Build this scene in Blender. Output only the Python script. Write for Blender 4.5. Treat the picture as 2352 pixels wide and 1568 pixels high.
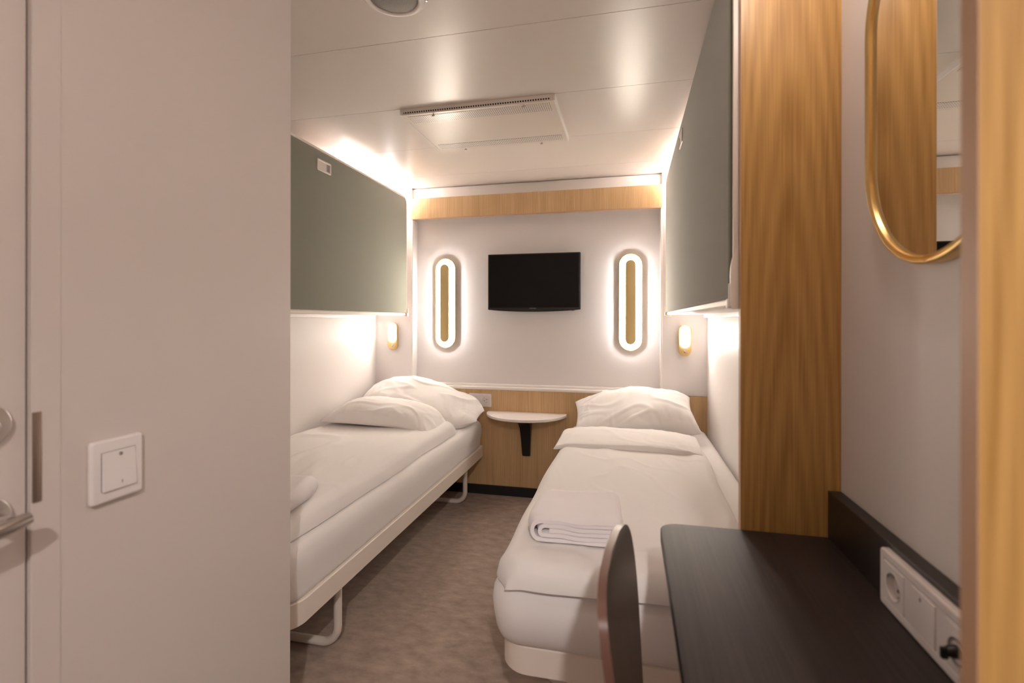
import bpy, bmesh, math, random
from mathutils import Vector, Matrix, noise
PI = math.pi
random.seed(7)
for o in list(bpy.data.objects):
    bpy.data.objects.remove(o)
sc = bpy.context.scene
C = sc.collection

# ------------------------------------------------------------------ camera
F_PX, CY_PX = 1141.4, 735.0
CAM_Z = 1.1806
cd = bpy.data.cameras.new('camera')
cam = bpy.data.objects.new('camera', cd)
C.objects.link(cam)
cd.sensor_fit = 'HORIZONTAL'
cd.sensor_width = 36.0
cd.lens = F_PX / 2352 * 36.0
cd.shift_y = -(784 - CY_PX) / 2352
cd.clip_start = 0.02
cd.dof.use_dof = True
cd.dof.focus_distance = 2.1
cd.dof.aperture_fstop = 2.9
cam.rotation_mode = 'XYZ'
cam.location = (0, 0, CAM_Z)
cam.rotation_euler = (PI / 2, -0.0011, 0.2296)
sc.camera = cam

# ------------------------------------------------------------------ world, exposure
w = bpy.data.worlds.new('world')
sc.world = w
w.use_nodes = True
w.node_tree.nodes['Background'].inputs[0].default_value = (0.9, 0.8, 0.7, 1)
w.node_tree.nodes['Background'].inputs[1].default_value = 0.02
sc.view_settings.view_transform = 'Standard'
sc.view_settings.look = 'None'
sc.view_settings.gamma = 1.0
sc.view_settings.exposure = 0.88
try:
    sc.cycles.use_denoising = True
    sc.cycles.max_bounces = 12
    sc.cycles.diffuse_bounces = 8
    sc.cycles.caustics_reflective = True
    sc.cycles.sample_clamp_indirect = 8.0
except Exception:
    pass

# light levels
SCONCE_E = 24.0
SCONCE_SIDE = 52.0
READ_E = 36.0
COVE_W = 6.5
COVE_END_W = 2.2
ENTRY_W = 23.0
FOOT_FILL_W = 30.0
DESKSPOT_W = 2.5
WARM = (1.0, 0.87, 0.785)
NEUT = (1.0, 0.945, 0.93)


def lamp(name, kind, loc, power, color, rot=(0, 0, 0), **kw):
    l = bpy.data.lights.new(name, kind)
    l.energy = power
    l.color = color
    for k, v in kw.items():
        setattr(l, k, v)
    o = bpy.data.objects.new(name, l)
    o.location = loc
    o.rotation_euler = rot
    C.objects.link(o)
    return o


H = 2.11          # ceiling
D = 3.25          # front plane of the back wall
DB = 3.325        # recessed centre panel
XL, XR = -1.76, 0.474
# ceiling downlight of the entry, behind the camera
lamp('entry_downlight', 'SPOT', (0.27, -0.82, H - 0.03), ENTRY_W, WARM, (0.42, 0.0, 0.06), shadow_soft_size=0.05, spot_size=2.7, spot_blend=0.6)
lamp('foot_fill', 'SPOT', (0.27, -0.82, H - 0.03), FOOT_FILL_W, NEUT, (0.848, 0.0, 0.32), shadow_soft_size=0.03, spot_size=0.92, spot_blend=1.0)  # added fill without a fixture of its own, brightens the right bed's foot
# second ceiling downlight of the entry, over the desk side
lamp('desk_downlight', 'POINT', (0.26, 0.83, H - 0.045), DESKSPOT_W, WARM, shadow_soft_size=0.035)
# led strips lying in the cove between each upper berth and the ceiling
for sx, xx in ((1, XL + 0.07), (-1, XR - 0.07)):
    lamp('cove_led_strip', 'AREA', (xx, 2.97, 1.985), COVE_W, NEUT, (PI, 0.0, 0), shape='RECTANGLE', size=0.06, size_y=0.46)
    lamp('cove_led_end', 'POINT', (xx + sx * 0.05, 3.218, 2.055), COVE_END_W, NEUT, shadow_soft_size=0.012)


# ------------------------------------------------------------------ materials
def mat(name, col, rough=0.5, metal=0.0, spec=0.5, emit=None, es=0.0, bump=None, var=None, sheen=0.0, coat=0.0, coatr=0.1):
    """bump=(scale xyz, strength, distance), var=(scale xyz, amount)"""
    m = bpy.data.materials.new(name)
    m.use_nodes = True
    nt = m.node_tree
    b = nt.nodes['Principled BSDF']
    b.inputs['Base Color'].default_value = (*col, 1)
    b.inputs['Roughness'].default_value = rough
    b.inputs['Metallic'].default_value = metal
    b.inputs['Specular IOR Level'].default_value = spec
    b.inputs['Sheen Weight'].default_value = sheen
    b.inputs['Coat Weight'].default_value = coat
    b.inputs['Coat Roughness'].default_value = coatr
    if emit:
        b.inputs['Emission Color'].default_value = (*emit, 1)
        b.inputs['Emission Strength'].default_value = es
    tc = None
    if bump or var:
        tc = nt.nodes.new('ShaderNodeTexCoord')
    if bump:
        mp = nt.nodes.new('ShaderNodeMapping')
        mp.inputs['Scale'].default_value = bump[0]
        n = nt.nodes.new('ShaderNodeTexNoise')
        n.inputs['Scale'].default_value = 1.0
        n.inputs['Detail'].default_value = 3
        bp = nt.nodes.new('ShaderNodeBump')
        bp.inputs['Strength'].default_value = bump[1]
        bp.inputs['Distance'].default_value = bump[2]
        nt.links.new(tc.outputs['Object'], mp.inputs['Vector'])
        nt.links.new(mp.outputs[0], n.inputs['Vector'])
        nt.links.new(n.outputs['Fac'], bp.inputs['Height'])
        nt.links.new(bp.outputs[0], b.inputs['Normal'])
    if var:
        mp = nt.nodes.new('ShaderNodeMapping')
        mp.inputs['Scale'].default_value = var[0]
        n = nt.nodes.new('ShaderNodeTexNoise')
        n.inputs['Scale'].default_value = 1.0
        n.inputs['Detail'].default_value = 6
        n.inputs['Roughness'].default_value = 0.65
        cr = nt.nodes.new('ShaderNodeValToRGB')
        a = var[1]
        cr.color_ramp.elements[0].position = 0.3
        cr.color_ramp.elements[1].position = 0.7
        cr.color_ramp.elements[0].color = (*[c * (1 - a) for c in col], 1)
        cr.color_ramp.elements[1].color = (*[min(1, c * (1 + a)) for c in col], 1)
        nt.links.new(tc.outputs['Object'], mp.inputs['Vector'])
        nt.links.new(mp.outputs[0], n.inputs['Vector'])
        nt.links.new(n.outputs['Fac'], cr.inputs[0])
        nt.links.new(cr.outputs[0], b.inputs['Base Color'])
    return m


def wood(name, c0, c1, along='Z', rough=0.42, scale=1.0, figure=0.05, spec=0.5):
    """veneer: fine pores and broad cathedral bands stretched along one axis"""
    m = bpy.data.materials.new(name)
    m.use_nodes = True
    nt = m.node_tree
    b = nt.nodes['Principled BSDF']
    b.inputs['Roughness'].default_value = rough
    b.inputs['Specular IOR Level'].default_value = spec
    tc = nt.nodes.new('ShaderNodeTexCoord')

    def nz(sc_, detail, dist=0.0):
        mp = nt.nodes.new('ShaderNodeMapping')
        mp.inputs['Scale'].default_value = sc_
        n = nt.nodes.new('ShaderNodeTexNoise')
        n.inputs['Scale'].default_value = 1
        n.inputs['Detail'].default_value = detail
        n.inputs['Distortion'].default_value = dist
        nt.links.new(tc.outputs['Object'], mp.inputs['Vector'])
        nt.links.new(mp.outputs[0], n.inputs['Vector'])
        return n.outputs['Fac']

    def ax(cross, al):
        cross *= scale
        al *= scale
        return {'Z': (cross, cross, al), 'X': (al, cross, cross), 'Y': (cross, al, cross)}[along]
    fine = nz(ax(260, 5), 4)
    broad = nz(ax(22, 0.9), 3, 0.6)
    # cathedral figure: rings of a stretched distance field
    mpw = nt.nodes.new('ShaderNodeMapping')
    mpw.inputs['Scale'].default_value = ax(7.0, 0.42)
    wv = nt.nodes.new('ShaderNodeTexWave')
    wv.wave_type = 'RINGS'
    wv.rings_direction = 'SPHERICAL'
    wv.inputs['Scale'].default_value = 3.2
    wv.inputs['Distortion'].default_value = 3.0
    wv.inputs['Detail'].default_value = 2.5
    wv.inputs['Detail Scale'].default_value = 0.8
    nt.links.new(tc.outputs['Object'], mpw.inputs['Vector'])
    nt.links.new(mpw.outputs[0], wv.inputs['Vector'])

    def mix(a, b_, f):
        x = nt.nodes.new('ShaderNodeMix')
        x.data_type = 'FLOAT'
        x.inputs[0].default_value = f
        nt.links.new(a, x.inputs[2])
        nt.links.new(b_, x.inputs[3])
        return x.outputs[0]
    v = mix(mix(fine, broad, 0.48), wv.outputs['Fac'], figure)
    cr = nt.nodes.new('ShaderNodeValToRGB')
    cr.color_ramp.elements[0].position = 0.33
    cr.color_ramp.elements[1].position = 0.67
    cr.color_ramp.elements[0].color = (*c0, 1)
    cr.color_ramp.elements[1].color = (*c1, 1)
    nt.links.new(v, cr.inputs[0])
    nt.links.new(cr.outputs[0], b.inputs['Base Color'])
    bp = nt.nodes.new('ShaderNodeBump')
    bp.inputs['Strength'].default_value = 0.12
    bp.inputs['Distance'].default_value = 0.001
    nt.links.new(fine, bp.inputs['Height'])
    nt.links.new(bp.outputs[0], b.inputs['Normal'])
    return m


def dots(name, col, hole, u, v, pu, pv, r, rough=0.35, square=False, stagger=False, win=None):
    """sheet metal punched with a grid of holes; u,v = object axes ('X','Y','Z'), pitch pu,pv, hole half-size r (in pitch units)
    win = ((u0,u1),(v0,v1)) limits the punched field"""
    m = bpy.data.materials.new(name)
    m.use_nodes = True
    nt = m.node_tree
    b = nt.nodes['Principled BSDF']
    b.inputs['Roughness'].default_value = rough
    tc = nt.nodes.new('ShaderNodeTexCoord')
    sp = nt.nodes.new('ShaderNodeSeparateXYZ')
    nt.links.new(tc.outputs['Object'], sp.inputs[0])

    def M(op, a, b_=None):
        n = nt.nodes.new('ShaderNodeMath')
        n.operation = op
        for i, q in enumerate((a, b_)):
            if q is None:
                continue
            if isinstance(q, (int, float)):
                n.inputs[i].default_value = q
            else:
                nt.links.new(q, n.inputs[i])
        return n.outputs[0]
    a0, b0 = sp.outputs[u], sp.outputs[v]
    us, vs = M('DIVIDE', a0, pu), M('DIVIDE', b0, pv)
    if stagger:
        us = M('ADD', us, M('MULTIPLY', M('FLOORED_MODULO', M('FLOOR', vs), 2.0), 0.5))
    fu = M('ABSOLUTE', M('SUBTRACT', M('FRACT', us), 0.5))
    fv = M('ABSOLUTE', M('SUBTRACT', M('FRACT', vs), 0.5))
    if square:
        dd = M('MAXIMUM', fu, fv)
    else:
        dd = M('SQRT', M('ADD', M('MULTIPLY', fu, fu), M('MULTIPLY', fv, fv)))
    hit = M('LESS_THAN', dd, r)
    if win:
        for q, (lo, hi) in ((a0, win[0]), (b0, win[1])):
            hit = M('MULTIPLY', hit, M('MULTIPLY', M('GREATER_THAN', q, lo), M('LESS_THAN', q, hi)))
    mx = nt.nodes.new('ShaderNodeMix')
    mx.data_type = 'RGBA'
    nt.links.new(hit, mx.inputs[0])
    mx.inputs[6].default_value = (*col, 1)
    mx.inputs[7].default_value = (*hole, 1)
    nt.links.new(mx.outputs[2], b.inputs['Base Color'])
    return m


M_WALL = mat('wall_paint', (0.74, 0.705, 0.695), 0.5, spec=0.4, bump=((420, 420, 420), 0.05, 0.001))
M_WALLR = mat('wall_vinyl_ribbed', (0.76, 0.725, 0.705), 0.45, spec=0.4, bump=((10, 150, 4), 0.12, 0.0012))
M_WALLN = mat('wall_vinyl', (0.66, 0.61, 0.58), 0.45, spec=0.4, bump=((300, 300, 25), 0.06, 0.001))
M_CEIL = mat('ceiling_metal_paint', (0.73, 0.67, 0.625), 0.28, spec=0.3, bump=((60, 60, 60), 0.012, 0.001))
M_SEAM = mat('seam_shadow', (0.30, 0.26, 0.23), 0.7)
M_WHITE = mat('white_lacquer', (0.80, 0.76, 0.73), 0.38)
M_RAIL = mat('cream_powder_coat', (0.78, 0.71, 0.64), 0.4)
M_PLASTIC = mat('white_plastic', (0.80, 0.76, 0.76), 0.3)
M_GROOVE = mat('switch_groove', (0.25, 0.23, 0.23), 0.6)
M_CARPET = mat('carpet', (0.40, 0.315, 0.265), 0.95, spec=0.1, bump=((500, 500, 500), 0.5, 0.003), var=((14, 26, 20), 0.22))
M_BASE = mat('black_skirting', (0.012, 0.011, 0.011), 0.5)
M_OAK = wood('oak_light', (0.50, 0.315, 0.150), (0.69, 0.475, 0.255), 'Z', 0.45)
M_OAKD = wood('oak_honey', (0.35, 0.183, 0.050), (0.57, 0.340, 0.115), 'Z', 0.36, 1.0, 0.13)
M_OAKE = mat('oak_edge_band', (0.52, 0.33, 0.21), 0.45)
M_WENGE = wood('dark_laminate', (0.020, 0.0140, 0.0125), (0.042, 0.0305, 0.028), 'Y', 0.52, spec=0.32)
M_WENGEV = wood('dark_laminate_board', (0.014, 0.010, 0.0085), (0.028, 0.020, 0.017), 'Y', 0.40)
M_CHAIR = wood('dark_stained_ply', (0.040, 0.028, 0.020), (0.078, 0.055, 0.040), 'Z', 0.35)
M_PLYEDGE = mat('ply_edge', (0.13, 0.062, 0.045), 0.35)
M_BRASS = mat('brushed_brass', (0.72, 0.52, 0.23), 0.28, metal=1.0)
M_BRASSIN = mat('brass_inlay', (0.60, 0.455, 0.21), 0.45, metal=0.35)
M_BRASSP = mat('brass_plate', (0.66, 0.47, 0.22), 0.4, metal=0.4)
M_STEEL = mat('satin_steel', (0.62, 0.58, 0.56), 0.25, metal=1.0)
M_PLATE = mat('strike_plate', (0.34, 0.265, 0.22), 0.35, metal=0.7)
M_SILVER = mat('silver_plastic', (0.62, 0.57, 0.55), 0.35, metal=0.35)
M_GREEN = mat('green_fabric', (0.200, 0.204, 0.162), 0.95, spec=0.15, bump=((900, 900, 900), 0.25, 0.001), var=((700, 700, 700), 0.10), sheen=0.45)
M_LINEN = mat('white_linen', (0.82, 0.795, 0.78), 0.85, spec=0.2, bump=((900, 900, 900), 0.06, 0.0006), sheen=0.05)
M_SHEET = mat('white_fitted_sheet', (0.82, 0.795, 0.785), 0.75, spec=0.25, sheen=0.05)
M_TERRY = mat('white_terry', (0.86, 0.83, 0.85), 0.95, spec=0.1, bump=((420, 420, 420), 0.35, 0.0015), sheen=0.15)
M_BLACK = mat('black_plastic', (0.008, 0.007, 0.007), 0.35)
M_SCREEN = mat('tv_screen', (0.005, 0.0042, 0.0040), 0.30, spec=0.2)
M_LOGO = mat('tv_lettering', (0.35, 0.34, 0.33), 0.5)
M_MARK = mat('switch_mark', (0.22, 0.20, 0.21), 0.6)
M_MIRROR = mat('mirror_glass', (0.80, 0.79, 0.76), 0.015, metal=1.0)
M_SCONCE = mat('sconce_diffuser', (0.9, 0.85, 0.75), 0.4, emit=(1.0, 0.89, 0.76), es=SCONCE_E)
M_SCONCES = mat('sconce_diffuser_edge', (0.9, 0.85, 0.75), 0.4, emit=(1.0, 0.955, 0.96), es=SCONCE_SIDE)
M_READ = mat('reading_lamp_diffuser', (0.9, 0.85, 0.75), 0.4, emit=(1.0, 0.915, 0.85), es=READ_E)
M_TABLE = mat('table_laminate', (0.78, 0.73, 0.69), 0.4)


# ------------------------------------------------------------------ mesh helpers
def root_loc(o):
    while o.parent:
        o = o.parent
    return Vector(o.location)


def obj(name, bm, m, parent=None, smooth=35, origin=None):
    bmesh.ops.recalc_face_normals(bm, faces=bm.faces)
    me = bpy.data.meshes.new(name)
    o = bpy.data.objects.new(name, me)
    if parent is not None:
        L = root_loc(parent)
        bmesh.ops.translate(bm, verts=bm.verts, vec=-L)
    else:
        if origin is None:
            xs = [v.co for v in bm.verts]
            mn = [min(v[i] for v in xs) for i in range(3)]
            mx = [max(v[i] for v in xs) for i in range(3)]
            origin = Vector(((mn[0] + mx[0]) / 2, (mn[1] + mx[1]) / 2, mn[2]))
        bmesh.ops.translate(bm, verts=bm.verts, vec=-Vector(origin))
        o.location = origin
    bm.to_mesh(me)
    bm.free()
    if isinstance(m, (list, tuple)):
        for q in m:
            me.materials.append(q)
    else:
        me.materials.append(m)
    if smooth:
        me.polygons.foreach_set('use_smooth', [True] * len(me.polygons))
        if smooth < 180:
            me.set_sharp_from_angle(angle=math.radians(smooth))
    C.objects.link(o)
    if parent is not None:
        o.parent = parent
    return o


def tag(o, label, cat, group=None):
    o['label'] = label
    o['category'] = cat
    if group:
        o['group'] = group
    return o


def thing(name, loc, label, cat, group=None):
    o = bpy.data.objects.new(name, None)
    o.empty_display_size = 0.05
    o.location = loc
    C.objects.link(o)
    return tag(o, label, cat, group)


def struct(name, bm, m, **kw):
    o = obj(name, bm, m, **kw)
    o['kind'] = 'structure'
    return o


def box(bm, x0, x1, y0, y1, z0, z1, bev=0.0, seg=2):
    vs = [bm.verts.new((x, y, z)) for z in (z0, z1) for y in (y0, y1) for x in (x0, x1)]
    fs = [(0, 2, 3, 1), (4, 5, 7, 6), (0, 1, 5, 4), (2, 6, 7, 3), (0, 4, 6, 2), (1, 3, 7, 5)]
    faces = [bm.faces.new([vs[i] for i in f]) for f in fs]
    if bev > 0:
        es = list({e for f in faces for e in f.edges})
        bmesh.ops.bevel(bm, geom=es, offset=bev, segments=seg, profile=0.5, affect='EDGES')
    return bm


def B(*a, **k):
    return box(bmesh.new(), *a, **k)


def rrect(hx, hy, r, n=8, cx=0.0, cy=0.0):
    """rounded rectangle loop; corners may be one radius or four (++, -+, --, +-)"""
    rs = r if isinstance(r, (list, tuple)) else (r,) * 4
    pts = []
    for k, (sx, sy) in enumerate(((1, 1), (-1, 1), (-1, -1), (1, -1))):
        rr = max(min(rs[k], hx, hy), 1e-5)
        for i in range(n + 1):
            a = PI / 2 * (k + i / n)
            pts.append((cx + sx * (hx - rr) + rr * math.cos(a), cy + sy * (hy - rr) + rr * math.sin(a)))
    return pts


def loft(bm, loops, cap0=True, cap1=True, xf=None):
    """skin closed loops of 3D points of equal length"""
    rings = []
    for lp in loops:
        rings.append([bm.verts.new(xf(p) if xf else p) for p in lp])
    n = len(rings[0])
    for a, b in zip(rings, rings[1:]):
        for i in range(n):
            j = (i + 1) % n
            bm.faces.new((a[i], a[j], b[j], b[i]))
    if cap0:
        bm.faces.new(list(reversed(rings[0])))
    if cap1:
        bm.faces.new(rings[-1])
    return bm


def slab(bm, hx, hy, r, z0, z1, e=0.0, n=8, seg=4, xf=None, cx=0.0, cy=0.0, e0=None):
    """rounded-rectangle plate from z0 to z1, its top (e) and bottom (e0) edges rounded"""
    e0 = e if e0 is None else e0
    loops = []

    def ring(ins, z):
        rs = r if isinstance(r, (list, tuple)) else (r,) * 4
        return [(x, y, z) for x, y in rrect(hx - ins, hy - ins, [max(q - ins, 0.0006) for q in rs], n, cx, cy)]
    if e0 > 0:
        for i in range(seg):
            a = PI / 2 * i / seg
            loops.append(ring(e0 * (1 - math.sin(a)), z0 + e0 * (1 - math.cos(a))))
        loops.append(ring(0, z0 + e0))
    else:
        loops.append(ring(0, z0))
    if e > 0:
        for i in range(seg + 1):
            a = PI / 2 * i / seg
            loops.append(ring(e * (1 - math.cos(a)), z1 - e + e * math.sin(a)))
    else:
        loops.append(ring(0, z1))
    return loft(bm, loops, xf=xf)


def ringplate(bm, hx, hy, r, wdt, z0, z1, n=12, xf=None, e=0.0):
    """flat ring of width wdt"""
    def lp(ins, z):
        return [(x, y, z) for x, y in rrect(hx - ins, hy - ins, max(r - ins, 0.0005), n)]
    prof = [(0, z0), (0, z1 - e), (e, z1), (wdt - e, z1), (wdt, z1 - e), (wdt, z0)]
    if e == 0:
        prof = [(0, z0), (0, z1), (wdt, z1), (wdt, z0)]
    loops = [lp(*q) for q in prof] + [lp(*prof[0])]
    rings = [[bm.verts.new(xf(p) if xf else p) for p in l] for l in loops[:-1]]
    rings.append(rings[0])
    m_ = len(rings[0])
    for a, b in zip(rings, rings[1:]):
        for i in range(m_):
            j = (i + 1) % m_
            bm.faces.new((a[i], a[j], b[j], b[i]))
    return bm


def tube(bm, pts, r, n=12, cap=True):
    pts = [Vector(p) for p in pts]
    rings = []
    up = None
    for i, p in enumerate(pts):
        t = (pts[min(i + 1, len(pts) - 1)] - pts[max(i - 1, 0)]).normalized()
        if up is None:
            a = Vector((0, 0, 1)) if abs(t.z) < 0.9 else Vector((1, 0, 0))
            up = (a - t * a.dot(t)).normalized()
        else:
            up = (up - t * up.dot(t)).normalized()
        s = t.cross(up)
        rr = r(i / (len(pts) - 1)) if callable(r) else r
        rings.append([bm.verts.new(p + (up * math.cos(2 * PI * k / n) + s * math.sin(2 * PI * k / n)) * rr) for k in range(n)])
    for a, b in zip(rings, rings[1:]):
        for k in range(n):
            j = (k + 1) % n
            bm.faces.new((a[k], a[j], b[j], b[k]))
    if cap:
        bm.faces.new(list(reversed(rings[0])))
        bm.faces.new(rings[-1])
    return bm


def fillet(pts, r, n=8):
    """polyline with rounded corners"""
    pts = [Vector(p) for p in pts]
    out = [pts[0]]
    for a, b, c in zip(pts, pts[1:], pts[2:]):
        u, v = (a - b).normalized(), (c - b).normalized()
        ang = u.angle(v)
        d = r / math.tan(ang / 2)
        d = min(d, (a - b).length * 0.49, (c - b).length * 0.49)
        rr = d * math.tan(ang / 2)
        cen = b + (u + v).normalized() * (rr / math.sin(ang / 2))
        s, e = b + u * d - cen, b + v * d - cen
        for i in range(n + 1):
            t = i / n
            th = s.angle(e)
            q = (s * math.sin((1 - t) * th) + e * math.sin(t * th)) / math.sin(th)
            out.append(cen + q)
    out.append(pts[-1])
    return out


def prism(bm, pts2, d0, d1, xf):
    """extrude a 2D outline between depths d0 and d1 through xf((u, v, d))"""
    return loft(bm, [[(u, v, d) for u, v in pts2] for d in (d0, d1)], xf=xf)


def face_y(y0, cx=0.0, cz=0.0):
    """local (x, y, z-out) -> on a wall facing -Y at y0"""
    return lambda p: (cx + p[0], y0 - p[2], cz + p[1])


def face_xneg(x0, cy=0.0, cz=0.0):
    """wall facing -X at x0: local x runs towards -Y"""
    return lambda p: (x0 - p[2], cy - p[0], cz + p[1])


def face_xpos(x0, cy=0.0, cz=0.0):
    """wall facing +X at x0: local x runs towards +Y"""
    return lambda p: (x0 + p[2], cy + p[0], cz + p[1])


def grid(bm, nu, nv, fn):
    g = [[bm.verts.new(fn(i / nu, j / nv)) for j in range(nv + 1)] for i in range(nu + 1)]
    for i in range(nu):
        for j in range(nv):
            bm.faces.new((g[i][j], g[i + 1][j], g[i + 1][j + 1], g[i][j + 1]))
    return g


def shell(bm, nu, nv, top, bot):
    """closed cushion: a top and a bottom grid sharing their border"""
    a = grid(bm, nu, nv, top)
    b = grid(bm, nu, nv, bot)
    for i in range(nu):
        for j in (0, nv):
            q = (a[i][j], a[i + 1][j], b[i + 1][j], b[i][j])
            bm.faces.new(q if j == 0 else q[::-1])
    for j in range(nv):
        for i in (0, nu):
            q = (a[i][j], a[i][j + 1], b[i][j + 1], b[i][j])
            bm.faces.new(q if i == 0 else q[::-1])
    return bm


def nz(x, y, z=0.0):
    return noise.noise(Vector((x, y, z)))


def ridge(x, y, z=0.0):
    return 1 - abs(noise.noise(Vector((x, y, z)))) * 2


def smooth(a, b, x):
    t = max(0.0, min(1.0, (x - a) / (b - a)))
    return t * t * (3 - 2 * t)


# ------------------------------------------------------------------ the room
YB = -1.35        # wall behind the camera
XN = -0.879       # near left wall (bathroom box)
YN = 1.1586       # its corner
XD = 0.4336       # wall beside the desk
YP = 1.167        # front of the far wood panel
XP = 0.2385       # left edge of both wood panels

struct('floor', B(XL - 0.1, XR + 0.1, YB - 0.1, DB + 0.1, -0.05, 0.0), M_CARPET, smooth=0)

# ceiling: metal planks with fine joints
bm = bmesh.new()
p_ = 0.4935
ys = [2.0239 + p_ * k for k in range(-8, 3)] + [DB + 0.1]
ys = [YB - 0.1] + [y for y in ys if y > YB]
for a, b in zip(ys, ys[1:]):
    box(bm, XL - 0.1, XR + 0.1, a + 0.0011, b - 0.0011, H, H + 0.03)
ceil = struct('ceiling', bm, M_CEIL, smooth=0)
bm = B(XL - 0.1, XR + 0.1, YB - 0.1, DB + 0.1, H + 0.003, H + 0.05)
obj('joint_backing', bm, M_SEAM, ceil, smooth=0)

# near left wall with its return, outer left wall, right walls, back of the entry
bm = box(bmesh.new(), XN - 0.05, XN, 0.605, YN, 0, H)
box(bm, XL - 0.05, XN - 0.05, YN - 0.05, YN, 0, H)
box(bm, XN - 0.05, XN, YB, -0.32, 0, H)
box(bm, XN - 0.05, XN, -0.32, 0.605, 2.0, H)
struct('wall_left_near', bm, M_WALLN, smooth=0)
struct('wall_left', B(XL - 0.05, XL, YN, DB + 0.05, 0, H), M_WALLR, smooth=0)
struct('wall_right', B(XR, XR + 0.05, YP + 0.01, DB + 0.05, 0, H), M_WALLR, smooth=0)
struct('wall_right_desk', B(XD, XD + 0.04, YB, YP, 0, H), M_WALL, smooth=0)
struct('wall_entry', B(XN - 0.05, XD + 0.05, YB - 0.05, YB, 0, H), M_WALL, smooth=0)
# back wall: centre panel set back between two niche panels
ZD = 0.712        # top of the oak dado
XC0, XC1 = -1.488, 0.206
struct('wall_back', B(XL - 0.05, XR + 0.05, DB, DB + 0.05, 0, H), M_WALL, smooth=0)
bm = box(bmesh.new(), XL, XC0, D, DB, ZD - 0.002, H)
struct('wall_back_left_niche', bm, M_WALL, smooth=0)
bm = box(bmesh.new(), XC1, XR, D, DB, ZD - 0.002, H)
struct('wall_back_right_niche', bm, M_WALL, smooth=0)
# oak dado over the whole back wall
struct('trim_1', B(XL, XR, D, DB, 0.062, ZD), M_OAK, smooth=0)
# white ledge on the dado
bm = box(bmesh.new(), XC0 + 0.012, XC1 - 0.004, D - 0.014, DB, ZD - 0.002, ZD + 0.016, 0.004)
box(bm, XC0 + 0.012, XC1 - 0.004, D + 0.03, DB, ZD + 0.012, ZD + 0.03, 0.004)
struct('trim_2', bm, M_WHITE)
# oak fascia under the ceiling, its pale lower edge
fas = struct('trim_3', B(XC0, XC1, D - 0.006, D + 0.02, 1.893, 2.032), M_OAK, smooth=0)
obj('edge_band', B(XC0, XC1, D - 0.008, D + 0.02, 1.887, 1.893), M_OAKE, fas, smooth=0)
obj('fascia_back', B(XC0, XC1, D + 0.02, DB, 1.90, 1.93), M_WHITE, fas, smooth=0)
# white band over the fascia, a thin gap below the ceiling
bm = box(bmesh.new(), XC0, XC1, D + 0.024, DB, 2.032, 2.1065, 0.002)
struct('trim_4', bm, M_WHITE)
# vertical white trims of the recess
bm = box(bmesh.new(), XC0 - 0.001, XC0 + 0.012, D - 0.003, DB, ZD + 0.0, 1.888, 0.003)
struct('trim_5', bm, M_WHITE)
bm = box(bmesh.new(), XC1 - 0.008, XC1 + 0.002, D - 0.003, DB, ZD + 0.0, 1.888, 0.003)
struct('trim_6', bm, M_WHITE)
# black skirting
struct('baseboard_back', B(XL, XR, D - 0.008, DB, 0, 0.064, bev=0.002), M_BASE, smooth=0)
struct('baseboard_left', B(XL, XL + 0.01, YN, D, 0, 0.064), M_BASE, smooth=0)
struct('baseboard_right', B(XR - 0.01, XR, YP + 0.02, D, 0, 0.064), M_BASE, smooth=0)

# bathroom door in the near left wall
dr = struct('door_1', B(XN - 0.045, XN - 0.004, -0.30, 0.5625, 0.01, 1.99, bev=0.002), M_WALLN, smooth=0)
fr = struct('trim_7', B(XN - 0.05, XN + 0.0015, 0.566, 0.606, 0, 2.02, bev=0.001), M_WALLN, smooth=0)
obj('strike_plate', B(XN, XN + 0.0035, 0.5665, 0.5785, 0.903, 1.040, bev=0.0008), M_PLATE, fr)
Yh = 0.510
xf = face_xpos(XN - 0.004, Yh, 1.030)
bm = slab(bmesh.new(), 0.031, 0.031, 0.031, 0, 0.009, 0.003, n=10, xf=xf)
rose = obj('lock_rosette', bm, M_STEEL, dr)
bm = slab(bmesh.new(), 0.010, 0.010, 0.010, 0.009, 0.022, 0.003, n=8, xf=xf)
obj('thumb_turn', bm, M_STEEL, rose)
xf = face_xpos(XN - 0.004, Yh, 0.899)
bm = slab(bmesh.new(), 0.030, 0.030, 0.030, 0, 0.010, 0.003, n=10, xf=xf)
obj('handle_rosette', bm, M_STEEL, dr)
bm = bmesh.new()
tube(bm, [(XN, Yh, 0.899), (XN + 0.052, Yh, 0.899)], 0.010, 14)
lv = [(XN + 0.050, Yh + 0.022, 0.899), (XN + 0.050, Yh, 0.896), (XN + 0.050, Yh - 0.05, 0.889), (XN + 0.044, Yh - 0.12, 0.882)]
tube(bm, lv, lambda t: 0.0085 if t < 0.1 else 0.0115, 14)
obj('lever_handle', bm, M_STEEL, dr, smooth=60)

# ------------------------------------------------------------------ oak partitions
pt = thing('wood_partition', ((XP + XD) / 2, YP + 0.01, 0), 'tall honey oak partition panel between the right bed and the dark desk', 'partition')
obj('panel', B(XP + 0.0008, XD, YP, YP + 0.020, 0, H), M_OAKD, pt, smooth=0)
obj('edge_band', B(XP, XP + 0.0008, YP, YP + 0.020, 0, H), M_OAKE, pt, smooth=0)
pt = thing('wood_partition', ((XP + XD) / 2, 0.42, 0), 'blurred oak partition panel at the right edge, covering part of the mirror', 'partition')
obj('panel', B(XP + 0.0008, XD, 0.413, 0.432, 0, H), M_OAKD, pt, smooth=0)
obj('edge_band', B(XP, XP + 0.0008, 0.413, 0.432, 0, H), M_OAKE, pt, smooth=0)

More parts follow.
